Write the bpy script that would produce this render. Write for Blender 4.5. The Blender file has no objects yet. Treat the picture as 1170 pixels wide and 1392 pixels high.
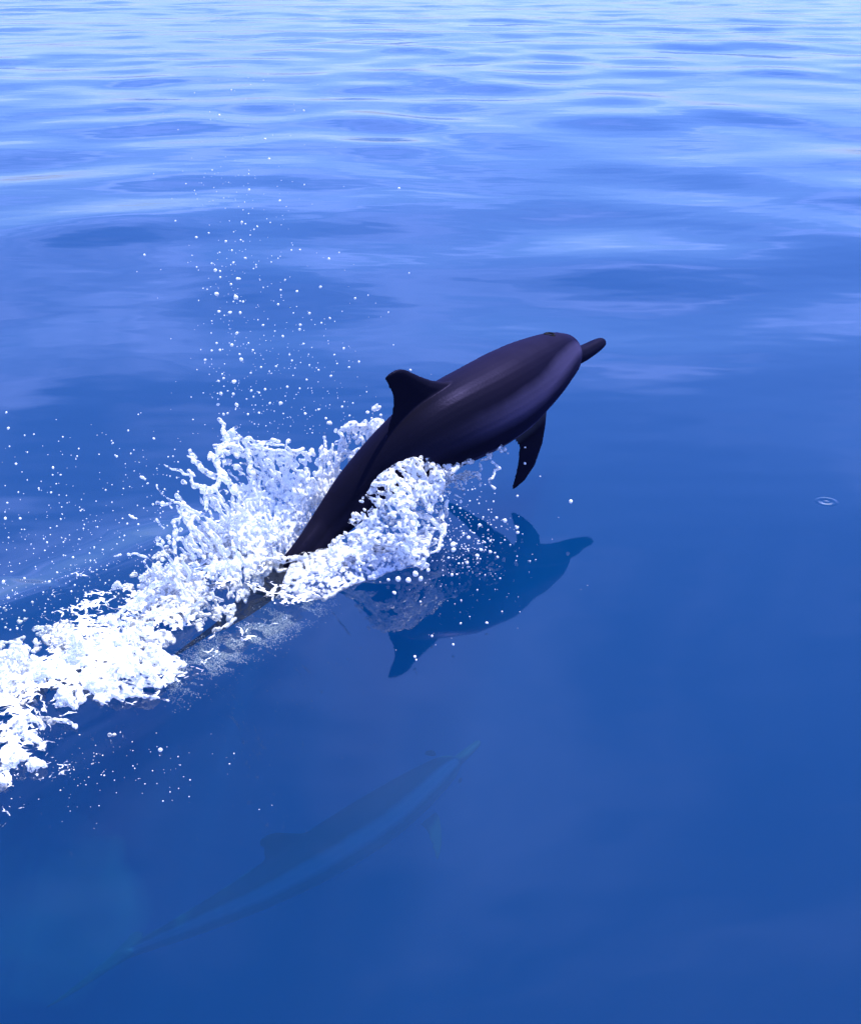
import bpy, bmesh, math, random
import numpy as np
from mathutils import Vector, Matrix, Quaternion

# ------------------------------------------------------------------ camera, world, sun, exposure
F_PX, HORIZON_PX, CAM_H = 1680.0, -60.0, 1.8          # focal length and horizon row in photo pixels, eye height in m
PITCH = math.atan((696 - HORIZON_PX) / F_PX)
SC = bpy.context.scene
COL = SC.collection
camd = bpy.data.cameras.new('camera'); cam = bpy.data.objects.new('camera', camd); COL.objects.link(cam)
cam.location = (0, 0, CAM_H); cam.rotation_euler = (math.pi/2 - PITCH, 0, 0)
camd.sensor_fit = 'VERTICAL'; camd.sensor_height = 24.0; camd.lens = 24.0 * F_PX / 1392.0
camd.clip_start = 0.05; camd.clip_end = 8000
SC.camera = cam

SUN_EL, SUN_AZ = math.radians(69), math.radians(50)   # azimuth measured from +Y (view direction) towards +X
w = bpy.data.worlds.new('World'); SC.world = w; w.use_nodes = True
nt = w.node_tree; nt.nodes.clear()
sky = nt.nodes.new('ShaderNodeTexSky'); sky.sky_type = 'NISHITA'; sky.sun_disc = False
sky.sun_elevation = SUN_EL; sky.sun_rotation = SUN_AZ
sky.air_density = 1.0; sky.dust_density = 0.7; sky.ozone_density = 3.0; sky.altitude = 0
tint = nt.nodes.new('ShaderNodeMix'); tint.data_type = 'RGBA'; tint.blend_type = 'MULTIPLY'
tint.inputs[0].default_value = 1.0; tint.inputs[7].default_value = (0.57, 0.72, 1.33, 1)
bg = nt.nodes.new('ShaderNodeBackground'); bg.inputs[1].default_value = 0.15
out = nt.nodes.new('ShaderNodeOutputWorld')
# thin veil of high cloud over the whole sky
tc = nt.nodes.new('ShaderNodeTexCoord'); sx_ = nt.nodes.new('ShaderNodeSeparateXYZ'); nt.links.new(tc.outputs['Generated'], sx_.inputs[0])
def wmath(op, a, b=None):
    n_ = nt.nodes.new('ShaderNodeMath'); n_.operation = op
    for k_, x_ in enumerate((a, b)):
        if x_ is None: continue
        if isinstance(x_, (int, float)): n_.inputs[k_].default_value = x_
        else: nt.links.new(x_, n_.inputs[k_])
    return n_.outputs[0]
zz_ = wmath('ADD', wmath('MAXIMUM', sx_.outputs[2], 0.0), 0.12)
cv = nt.nodes.new('ShaderNodeCombineXYZ'); nt.links.new(wmath('DIVIDE', sx_.outputs[0], zz_), cv.inputs[0]); nt.links.new(wmath('DIVIDE', sx_.outputs[1], zz_), cv.inputs[1])
cn = nt.nodes.new('ShaderNodeTexNoise'); cn.inputs['Scale'].default_value = 1.15; cn.inputs['Detail'].default_value = 5; cn.inputs['Roughness'].default_value = .55; cn.inputs['Distortion'].default_value = .4; nt.links.new(cv.outputs[0], cn.inputs['Vector'])
cr = nt.nodes.new('ShaderNodeMapRange'); cr.interpolation_type = 'SMOOTHSTEP'; cr.inputs[1].default_value = .44; cr.inputs[2].default_value = .68; cr.inputs[3].default_value = 0.0; cr.inputs[4].default_value = .75; nt.links.new(cn.outputs[0], cr.inputs[0])
cm_ = nt.nodes.new('ShaderNodeMix'); cm_.data_type = 'RGBA'; nt.links.new(cr.outputs[0], cm_.inputs[0]); nt.links.new(sky.outputs[0], cm_.inputs[6]); cm_.inputs[7].default_value = (6.3, 7.2, 9.9, 1)
nt.links.new(cm_.outputs[2], tint.inputs[6]); nt.links.new(tint.outputs[2], bg.inputs[0]); nt.links.new(bg.outputs[0], out.inputs[0])

sd = bpy.data.lights.new('sun', 'SUN'); sd.energy = 5.0; sd.angle = math.radians(0.53); sd.color = (1.0, 0.96, 0.9)
sun = bpy.data.objects.new('sun', sd); COL.objects.link(sun)
to_sun = Vector((math.sin(SUN_AZ)*math.cos(SUN_EL), math.cos(SUN_AZ)*math.cos(SUN_EL), math.sin(SUN_EL)))
sun.rotation_euler = to_sun.to_track_quat('Z', 'Y').to_euler(); sun.location = (0, 0, 30)

SC.view_settings.view_transform = 'Standard'; SC.view_settings.look = 'None'
SC.view_settings.exposure = 0.72; SC.view_settings.gamma = 1.0
SC.render.engine = 'CYCLES'
cy = SC.cycles
cy.use_denoising = True; cy.max_bounces = 8; cy.use_adaptive_sampling = True; cy.adaptive_threshold = 0.02; cy.transparent_max_bounces = 24; cy.volume_bounces = 1
cy.transmission_bounces = 6; cy.glossy_bounces = 5; cy.diffuse_bounces = 4

rng = np.random.default_rng(7); random.seed(7)

# ------------------------------------------------------------------ helpers
_c, _s = math.cos(PITCH), math.sin(PITCH)
def at(u, v, z):
    """photo pixel + height above the water -> world point"""
    r = np.array([(u-585)/F_PX, _c + _s*(696-v)/F_PX, -_s + _c*(696-v)/F_PX])
    return np.array([0, 0, CAM_H]) + r*((z-CAM_H)/r[2])
def at_y(u, v, y):
    """photo pixel + distance along the view's ground direction -> world point"""
    r = np.array([(u-585)/F_PX, _c + _s*(696-v)/F_PX, -_s + _c*(696-v)/F_PX])
    return np.array([0, 0, CAM_H]) + r*(y/r[1])
def link(name, me, mat=None, parent=None):
    o = bpy.data.objects.new(name, me); COL.objects.link(o)
    if mat and not me.materials: me.materials.append(mat)
    if parent: o.parent = parent
    return o
def tag(o, label=None, cat=None, group=None, kind=None):
    if label: o['label'] = label
    if cat: o['category'] = cat
    if group: o['group'] = group
    if kind: o['kind'] = kind
    return o
def mesh_np(name, V, Fq, smooth=True):
    me = bpy.data.meshes.new(name)
    V = np.asarray(V, np.float32); Fq = np.asarray(Fq, np.int32)
    me.vertices.add(len(V)); me.vertices.foreach_set('co', V.ravel())
    n, k = Fq.shape
    me.loops.add(n*k); me.loops.foreach_set('vertex_index', Fq.ravel())
    me.polygons.add(n); me.polygons.foreach_set('loop_start', np.arange(0, n*k, k, dtype=np.int32))
    me.update(calc_edges=True); me.validate()
    if smooth: me.polygons.foreach_set('use_smooth', np.ones(len(me.polygons), bool))
    return me
def spline(S, P, s):
    """Catmull-Rom style cubic interpolation of P(S) at s (non-uniform)"""
    S = np.asarray(S, float); P = np.asarray(P, float)
    if P.ndim == 1: P = P[:, None]
    M = np.zeros_like(P)
    M[1:-1] = (P[2:]-P[:-2])/(S[2:]-S[:-2])[:, None]
    M[0] = (P[1]-P[0])/(S[1]-S[0]); M[-1] = (P[-1]-P[-2])/(S[-1]-S[-2])
    s = np.clip(np.asarray(s, float), S[0], S[-1])
    i = np.clip(np.searchsorted(S, s)-1, 0, len(S)-2)
    h = (S[i+1]-S[i]); t = ((s-S[i])/h)[:, None]; h = h[:, None]
    r = (2*t**3-3*t**2+1)*P[i]+(t**3-2*t**2+t)*h*M[i]+(-2*t**3+3*t**2)*P[i+1]+(t**3-t**2)*h*M[i+1]
    return r
def hash3(i, seed):
    i = i.astype(np.int64)
    h = (i[..., 0]*73856093) ^ (i[..., 1]*19349663) ^ (i[..., 2]*83492791) ^ (seed*2654435761)
    h = (h ^ (h >> 13))*1274126177 & 0x7fffffff
    h = (h ^ (h >> 16))*668265263 & 0x7fffffff
    return ((h ^ (h >> 11)) & 0xffffff)/float(0x1000000)
def vnoise(p, seed=0):
    p = np.asarray(p, float); i = np.floor(p); f = p-i; f = f*f*(3-2*f); r = 0
    for dx in (0, 1):
        for dy in (0, 1):
            for dz in (0, 1):
                wgt = (f[..., 0] if dx else 1-f[..., 0])*(f[..., 1] if dy else 1-f[..., 1])*(f[..., 2] if dz else 1-f[..., 2])
                r = r+wgt*hash3(i+np.array([dx, dy, dz]), seed)
    return r
def fbm(p, seed=0, oct=4):
    r = 0; a = .5; tot = 0
    for k in range(oct):
        r = r+a*vnoise(np.asarray(p)*2**k, seed+k*17); tot += a; a *= .5
    return r/tot
def worley(p, seed=0):
    """F1, F2 distances in cell units"""
    i = np.floor(p); f1 = np.full(p.shape[:-1], 9.); f2 = f1.copy()
    for dx in (-1, 0, 1):
        for dy in (-1, 0, 1):
            for dz in (-1, 0, 1):
                c = i+np.array([dx, dy, dz])
                q = c+np.stack([hash3(c, seed), hash3(c, seed+1), hash3(c, seed+2)], -1)
                d = np.linalg.norm(p-q, axis=-1)
                f2 = np.minimum(f2, np.maximum(f1, d)); f1 = np.minimum(f1, d)
    return f1, f2

# ------------------------------------------------------------------ materials
def mat(name):
    m = bpy.data.materials.new(name); m.use_nodes = True; m.node_tree.nodes.clear()
    return m, m.node_tree.nodes, m.node_tree.links
def math_node(N, L, op, a, b=None, c=None):
    n = N.new('ShaderNodeMath'); n.operation = op
    for k, x in enumerate((a, b, c)):
        if x is None: continue
        if isinstance(x, (int, float)): n.inputs[k].default_value = x
        else: L.new(x, n.inputs[k])
    return n.outputs[0]
RIPPLE = at(1122, 685, 0)

def water_material():
    m, N, L = mat('sea_water')
    geo = N.new('ShaderNodeNewGeometry')
    # small wind ripples on top of the modelled swell
    mp = N.new('ShaderNodeMapping'); L.new(geo.outputs['Position'], mp.inputs[0]); mp.inputs['Scale'].default_value = (1.0, 1.7, 1)
    n1 = N.new('ShaderNodeTexNoise'); n1.inputs['Scale'].default_value = 1.3; n1.inputs['Detail'].default_value = 2.0; n1.inputs['Roughness'].default_value = .45
    L.new(mp.outputs[0], n1.inputs['Vector'])
    # ring left by one fallen drop
    sub = N.new('ShaderNodeVectorMath'); sub.operation = 'DISTANCE'; L.new(geo.outputs['Position'], sub.inputs[0]); sub.inputs[1].default_value = tuple(RIPPLE)
    d = sub.outputs['Value']
    ring = math_node(N, L, 'COSINE', math_node(N, L, 'MULTIPLY', d, 2*math.pi/0.034))
    env = math_node(N, L, 'SUBTRACT', 1.0, math_node(N, L, 'MULTIPLY', d, 1/0.05)); env = math_node(N, L, 'MAXIMUM', env, 0.0)
    ring = math_node(N, L, 'MULTIPLY', math_node(N, L, 'MULTIPLY', ring, env), 0.004)
    hgt = math_node(N, L, 'ADD', math_node(N, L, 'MULTIPLY', n1.outputs[0], 0.006), ring)
    b = N.new('ShaderNodeBump'); b.inputs['Strength'].default_value = 1.0; b.inputs['Distance'].default_value = 1.0
    L.new(hgt, b.inputs['Height'])
    fr = N.new('ShaderNodeFresnel'); fr.inputs['IOR'].default_value = 1.47; L.new(b.outputs[0], fr.inputs['Normal'])
    gl = N.new('ShaderNodeBsdfGlossy'); gl.inputs['Roughness'].default_value = 0.03; L.new(b.outputs[0], gl.inputs['Normal'])
    tr = N.new('ShaderNodeBsdfTransparent')
    mx = N.new('ShaderNodeMixShader'); L.new(fr.outputs[0], mx.inputs[0]); L.new(tr.outputs[0], mx.inputs[1]); L.new(gl.outputs[0], mx.inputs[2])
    vs = N.new('ShaderNodeVolumeScatter'); vs.inputs['Color'].default_value = (0.012, 0.165, 0.45, 1); vs.inputs['Density'].default_value = 0.5
    va = N.new('ShaderNodeVolumeAbsorption'); va.inputs['Color'].default_value = (0.0, 0.58, 0.80, 1); va.inputs['Density'].default_value = 1.2
    ad = N.new('ShaderNodeAddShader'); L.new(vs.outputs[0], ad.inputs[0]); L.new(va.outputs[0], ad.inputs[1])
    o = N.new('ShaderNodeOutputMaterial'); L.new(mx.outputs[0], o.inputs[0]); L.new(ad.outputs[0], o.inputs[1])
    return m

def splash_material(name, base, clear, rough=.2):
    m, N, L = mat(name)
    p = N.new('ShaderNodeBsdfPrincipled'); p.inputs['Base Color'].default_value = (*base, 1); p.inputs['Roughness'].default_value = rough
    p.inputs['IOR'].default_value = 1.33; p.inputs['Specular IOR Level'].default_value = .6
    t = N.new('ShaderNodeBsdfTranslucent'); t.inputs[0].default_value = (*base, 1)
    mx = N.new('ShaderNodeMixShader'); mx.inputs[0].default_value = .28; L.new(p.outputs[0], mx.inputs[1]); L.new(t.outputs[0], mx.inputs[2])
    last = mx.outputs[0]
    if clear > 0:
        fr = N.new('ShaderNodeFresnel'); fr.inputs[0].default_value = 1.33
        g = N.new('ShaderNodeBsdfGlossy'); g.inputs['Roughness'].default_value = .05
        tr = N.new('ShaderNodeBsdfTransparent'); tr.inputs[0].default_value = (.93, .96, 1, 1)
        m2 = N.new('ShaderNodeMixShader'); L.new(fr.outputs[0], m2.inputs[0]); L.new(tr.outputs[0], m2.inputs[1]); L.new(g.outputs[0], m2.inputs[2])
        geo = N.new('ShaderNodeNewGeometry')
        nz = N.new('ShaderNodeTexNoise'); nz.inputs['Scale'].default_value = 62; nz.inputs['Detail'].default_value = 3; L.new(geo.outputs['Position'], nz.inputs['Vector'])
        rp = N.new('ShaderNodeMapRange'); rp.inputs[1].default_value = .56-.16*clear; rp.inputs[2].default_value = .68-.16*clear; rp.inputs[3].default_value = max(0, clear-.35); rp.inputs[4].default_value = min(1, clear+.55)
        L.new(nz.outputs[0], rp.inputs[0])
        m3 = N.new('ShaderNodeMixShader'); L.new(rp.outputs[0], m3.inputs[0]); L.new(last, m3.inputs[1]); L.new(m2.outputs[0], m3.inputs[2]); last = m3.outputs[0]
    o = N.new('ShaderNodeOutputMaterial'); L.new(last, o.inputs[0])
    return m

def skin_material(name, wet=True, pale=1.0):
    m, N, L = mat(name)
    def attr(n):
        a = N.new('ShaderNodeAttribute'); a.attribute_name = n; return a.outputs['Fac']
    sl, ang = attr('along'), attr('around')           # metres from the beak tip; 0 = back, 1 = belly
    geo = N.new('ShaderNodeNewGeometry')
    nz = N.new('ShaderNodeTexNoise'); nz.inputs['Scale'].default_value = 9; nz.inputs['Detail'].default_value = 4; L.new(geo.outputs['Position'], nz.inputs['Vector'])
    wob = math_node(N, L, 'MULTIPLY', math_node(N, L, 'SUBTRACT', nz.outputs[0], .5), .05)
    hd = N.new('ShaderNodeMapRange'); hd.interpolation_type = 'SMOOTHSTEP'; hd.inputs[1].default_value = .85; hd.inputs[2].default_value = .22; hd.inputs[3].default_value = 0; hd.inputs[4].default_value = .13; L.new(sl, hd.inputs[0])
    a = math_node(N, L, 'ADD', math_node(N, L, 'ADD', ang, wob), hd.outputs[0])
    rp = N.new('ShaderNodeValToRGB'); L.new(a, rp.inputs[0])
    e = rp.color_ramp.elements
    if wet: cols = [(0.0, (.010, .008, .018)), (.33, (.0045, .004, .010)), (.40, (.030, .027, .062)), (.48, (.042, .037, .085)), (.58, (.005, .005, .013)), (.70, (.005, .005, .013)), (.735, (.050, .050, .11)), (.79, (.012, .012, .024)), (1.0, (.05, .05, .06))]
    else: cols = [(0.0, (.10, .12, .11)), (.28, (.09, .11, .10)), (.36, (.50, .54, .52)), (.46, (.55, .58, .56)), (.55, (.16, .18, .17)), (.68, (.18, .20, .19)), (.75, (.28, .30, .28)), (.8, (.30, .32, .30)), (1.0, (.45, .45, .43))]  # body tones painted paler to stand in for sun the leaping dolphin blocks
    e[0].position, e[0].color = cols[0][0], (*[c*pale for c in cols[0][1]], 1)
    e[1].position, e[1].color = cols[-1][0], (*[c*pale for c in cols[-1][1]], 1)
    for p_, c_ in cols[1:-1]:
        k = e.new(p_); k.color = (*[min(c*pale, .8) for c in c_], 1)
    # fins and tail stock are plain dark
    fin = attr('fin')
    tail = N.new('ShaderNodeMapRange'); tail.interpolation_type = 'SMOOTHSTEP'; tail.inputs[1].default_value = .75; tail.inputs[2].default_value = 1.15; L.new(sl, tail.inputs[0])
    beak = N.new('ShaderNodeMapRange'); beak.interpolation_type = 'SMOOTHSTEP'; beak.inputs[1].default_value = .25; beak.inputs[2].default_value = .205; L.new(sl, beak.inputs[0])
    dk = math_node(N, L, 'MAXIMUM', math_node(N, L, 'MAXIMUM', fin, math_node(N, L, 'MULTIPLY', beak.outputs[0], 1.0 if wet else .9)), math_node(N, L, 'MULTIPLY', tail.outputs[0], (.85 if wet else 0.0)))
    mx = N.new('ShaderNodeMix'); mx.data_type = 'RGBA'; L.new(dk, mx.inputs[0]); L.new(rp.outputs[0], mx.inputs[6]); mx.inputs[7].default_value = (.005, .005, .011, 1) if wet else (.06, .07, .065, 1)  # submerged beak and fins painted darker to offset the sunlight they still catch
    p = N.new('ShaderNodeBsdfPrincipled'); L.new(mx.outputs[2], p.inputs['Base Color'])
    rr = N.new('ShaderNodeMapRange'); rr.inputs[1].default_value = .3; rr.inputs[2].default_value = .7; rr.inputs[3].default_value = .34; rr.inputs[4].default_value = .46; L.new(nz.outputs[0], rr.inputs[0])
    L.new(rr.outputs[0], p.inputs['Roughness']); p.inputs['Specular IOR Level'].default_value = .085 if wet else 0.0; p.inputs['Specular Tint'].default_value = (.50, .45, 1.0, 1)
    n2 = N.new('ShaderNodeTexNoise'); n2.inputs['Scale'].default_value = 120; n2.inputs['Detail'].default_value = 3; L.new(geo.outputs['Position'], n2.inputs['Vector'])
    b = N.new('ShaderNodeBump'); b.inputs['Strength'].default_value = .12; b.inputs['Distance'].default_value = .004; L.new(n2.outputs[0], b.inputs['Height']); L.new(b.outputs[0], p.inputs['Normal'])
    p.inputs['Specular IOR Level'].default_value = 0.0
    if wet:                                            # thin film of water over the skin
        g = N.new('ShaderNodeBsdfGlossy'); g.inputs['Color'].default_value = (.38, .35, .88, 1); L.new(rr.outputs[0], g.inputs['Roughness']); L.new(b.outputs[0], g.inputs['Normal'])
        lw = N.new('ShaderNodeLayerWeight'); lw.inputs[0].default_value = .5; L.new(b.outputs[0], lw.inputs['Normal'])
        fc = math_node(N, L, 'ADD', math_node(N, L, 'MULTIPLY', math_node(N, L, 'POWER', lw.outputs['Facing'], 3.0), .085), .005)
        mg = N.new('ShaderNodeMixShader'); L.new(fc, mg.inputs[0]); L.new(p.outputs[0], mg.inputs[1]); L.new(g.outputs[0], mg.inputs[2])
        o = N.new('ShaderNodeOutputMaterial'); L.new(mg.outputs[0], o.inputs[0]); return m
    o = N.new('ShaderNodeOutputMaterial'); L.new(p.outputs[0], o.inputs[0])
    return m
def plain(name, col, rough):
    m, N, L = mat(name)
    p = N.new('ShaderNodeBsdfPrincipled'); p.inputs['Base Color'].default_value = (*col, 1); p.inputs['Roughness'].default_value = rough
    p.inputs['Specular IOR Level'].default_value = .5 if rough < .2 else .05
    geo = N.new('ShaderNodeNewGeometry'); nz = N.new('ShaderNodeTexNoise'); nz.inputs['Scale'].default_value = 90; L.new(geo.outputs['Position'], nz.inputs['Vector'])
    b = N.new('ShaderNodeBump'); b.inputs['Strength'].default_value = .1; b.inputs['Distance'].default_value = .002; L.new(nz.outputs[0], b.inputs['Height']); L.new(b.outputs[0], p.inputs['Normal'])
    o = N.new('ShaderNodeOutputMaterial'); L.new(p.outputs[0], o.inputs[0]); return m

M_WATER = water_material()
M_FOAM = splash_material('white_water', (.95, .96, .98), .46)
M_LACE = splash_material('thrown_water', (.96, .97, .99), .56)
M_FILM = splash_material('clear_sheet', (.85, .88, .98), .72)
M_DROP = splash_material('droplet_water', (.95, .96, .98), 0, .08)
M_BUBBLE = plain('bubble_white', (.8, .85, .85), .6)
M_SKIN = skin_material('wet_dark_skin')
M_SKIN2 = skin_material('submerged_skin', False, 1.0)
M_EYE = plain('eye_black', (.004, .004, .006), .08)
M_HOLE = plain('blowhole_dark', (.004, .004, .006), .6)

# ------------------------------------------------------------------ the sea
WAKE = np.array([at(u, v, 0)[:2] for u, v in ((-160, 1085), (0, 990), (110, 930), (220, 868), (300, 808), (385, 748), (440, 712))])
def wake_dist(X, Y):
    """unsigned distance, signed side (+ = far side), param 0..1 along the wake"""
    best = np.full(X.shape, 1e9); side = np.zeros(X.shape); par = np.zeros(X.shape)
    n = len(WAKE)-1
    for k in range(n):
        a, b = WAKE[k], WAKE[k+1]; d = b-a; l2 = d@d
        t = np.clip(((X-a[0])*d[0]+(Y-a[1])*d[1])/l2, 0, 1)
        qx, qy = X-a[0]-t*d[0], Y-a[1]-t*d[1]; r = np.hypot(qx, qy)
        m = r < best
        best = np.where(m, r, best); side = np.where(m, np.sign(d[0]*qy-d[1]*qx), side); par = np.where(m, (k+t)/n, par)
    return best, side, par
wr = np.random.default_rng(21)
WAVES = []
for k in range(70):
    lam = 1.05*(7.0/1.05)**(wr.random())
    th = wr.normal(math.pi/2+.10, 1.15)
    slope = .0070*(lam/2.0)**(-.25 if lam > 2.0 else 1.1)
    WAVES.append((lam, math.cos(th)*2*math.pi/lam, math.sin(th)*2*math.pi/lam, wr.random()*2*math.pi, slope*lam/(2*math.pi)*wr.uniform(.4, 1.5)))
def sea_height(X, Y, cell=None):
    z = np.zeros_like(X)
    P = np.stack([X*.16, Y*.22, np.zeros_like(X)], -1)
    mod = (.55+1.0*vnoise(P, 5))
    mod = np.minimum(mod, 1.25)*(1-.5*np.exp(-((X-.25)**2+(Y-3.9)**2)/1.2**2))
    for lam, kx, ky, ph, a in WAVES:
        att = 1.0 if cell is None else np.clip((lam/(cell*3.0))-.6, 0, 1)
        z += a*att*np.sin(kx*X+ky*Y+ph)
    z *= mod
    # wake: churned hump along the dolphin's track and a bow wave on its far side
    d, sd_, t = wake_dist(X, Y)
    n = fbm(np.stack([X*5, Y*5, X*0], -1), 9, 3)-.5
    hump = .035*np.exp(-(d/.13)**2)*(1+3*n)
    off = .50-.28*t
    ridge = np.where(sd_ > 0, .070*np.exp(-((d-off)/.21)**2)*(1-.6*t), 0)
    ridge += np.where(sd_ < 0, .010*np.exp(-((d-.30)/.10)**2), 0)
    fade = np.clip((1.0-t)*4, 0, 1)
    return z+hump*fade+ridge*fade

rows = [-4.0]
while rows[-1] < 3500:
    y = rows[-1]
    if y < 1.2: st = .12
    elif y < 4.6: st = .0145
    else: st = min(.0145+(y-4.6)*.0075, 120)
    rows.append(y+st)
rows = np.array(rows); NC = 441
t = np.linspace(-1, 1, NC); tt = .34*t+.66*t**3
YY = np.repeat(rows[:, None], NC, 1); WW = 3.2+1.0*np.maximum(YY, 0)
XX = tt[None, :]*WW
cell = np.maximum(np.gradient(rows)[:, None]*np.ones_like(XX), np.abs(np.gradient(XX, axis=1)))
far = np.clip((400-YY)/300, 0, 1)
ZZ = sea_height(XX, YY, cell)*far
nr = len(rows)
V = np.stack([XX, YY, ZZ], -1).reshape(-1, 3)
idx = np.arange(nr*NC).reshape(nr, NC)
Fq = np.stack([idx[:-1, :-1], idx[:-1, 1:], idx[1:, 1:], idx[1:, :-1]], -1).reshape(-1, 4)
# walls and floor of the body of water
ring = np.concatenate([idx[0, :], idx[1:, -1], idx[-1, -2::-1], idx[-2:0:-1, 0]])
low = V[ring].copy(); low[:, 2] = -45.0
base = len(V); V2 = np.vstack([V, low, [[0, 0, -45.0]]]); n = len(ring); k = np.arange(n); k1 = (k+1) % n
walls = np.stack([ring[k1], ring[k], base+k, base+k1], -1)
me = mesh_np('sea', V2, np.vstack([Fq, walls]))
bm = bmesh.new(); bm.from_mesh(me); bm.verts.ensure_lookup_table()
bm.faces.new([bm.verts[base+i] for i in range(n)][::-1]); bm.verts.remove(bm.verts[base+n])
bm.to_mesh(me); bm.free()
me.polygons.foreach_set('use_smooth', np.ones(len(me.polygons), bool))
sea = tag(link('sea_water', me, M_WATER), 'calm deep blue sea with soft pale ripples', 'water', kind='structure')

# ------------------------------------------------------------------ dolphins
PROFILE = np.array([  # s, top, bottom, half width
 (0.000, .006, .006, .007), (.006, .015, .013, .016), (.02, .020, .019, .022), (.07, .025, .026, .028), (.170, .029, .034, .034),
 (.205, .032, .037, .038), (.217, .050, .040, .048), (.233, .066, .043, .058), (.26, .084, .049, .074), (.30, .102, .058, .093), (.38, .121, .076, .114),
 (.50, .141, .104, .136), (.60, .150, .126, .145),  (.70, .156, .146, .150), (.90, .158, .148, .148), (1.05, .150, .138, .137), (1.2, .132, .118, .117),
 (1.4, .100, .088, .084), (1.6, .070, .062, .052), (1.75, .050, .046, .033), (1.9, .034, .032, .020), (2.0, .016, .016, .012), (2.03, .004, .004, .004)])
def slab(planform, thick):
    """closed fin from rows (leading xyz, trailing xyz); thick = list of thickness per row"""
    V, F = [], []
    prof = [(0, 0), (.06, .34), (.18, .5), (.4, .48), (.7, .32), (1, .12), (.7, -.32), (.4, -.48), (.18, -.5), (.06, -.34)]
    K = len(prof)
    for (a, b, nrm), th in zip(planform, thick):
        a, b, nrm = np.array(a), np.array(b), np.array(nrm)
        for (c, o) in prof: V.append(a+(b-a)*c+nrm*(o*th))
    for r in range(len(planform)-1):
        for k in range(K):
            F.append((r*K+k, r*K+(k+1) % K, (r+1)*K+(k+1) % K, (r+1)*K+k))
    caps = [tuple(range(K))[::-1], tuple(range((len(planform)-1)*K, len(planform)*K))]
    return V, F, caps
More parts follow.
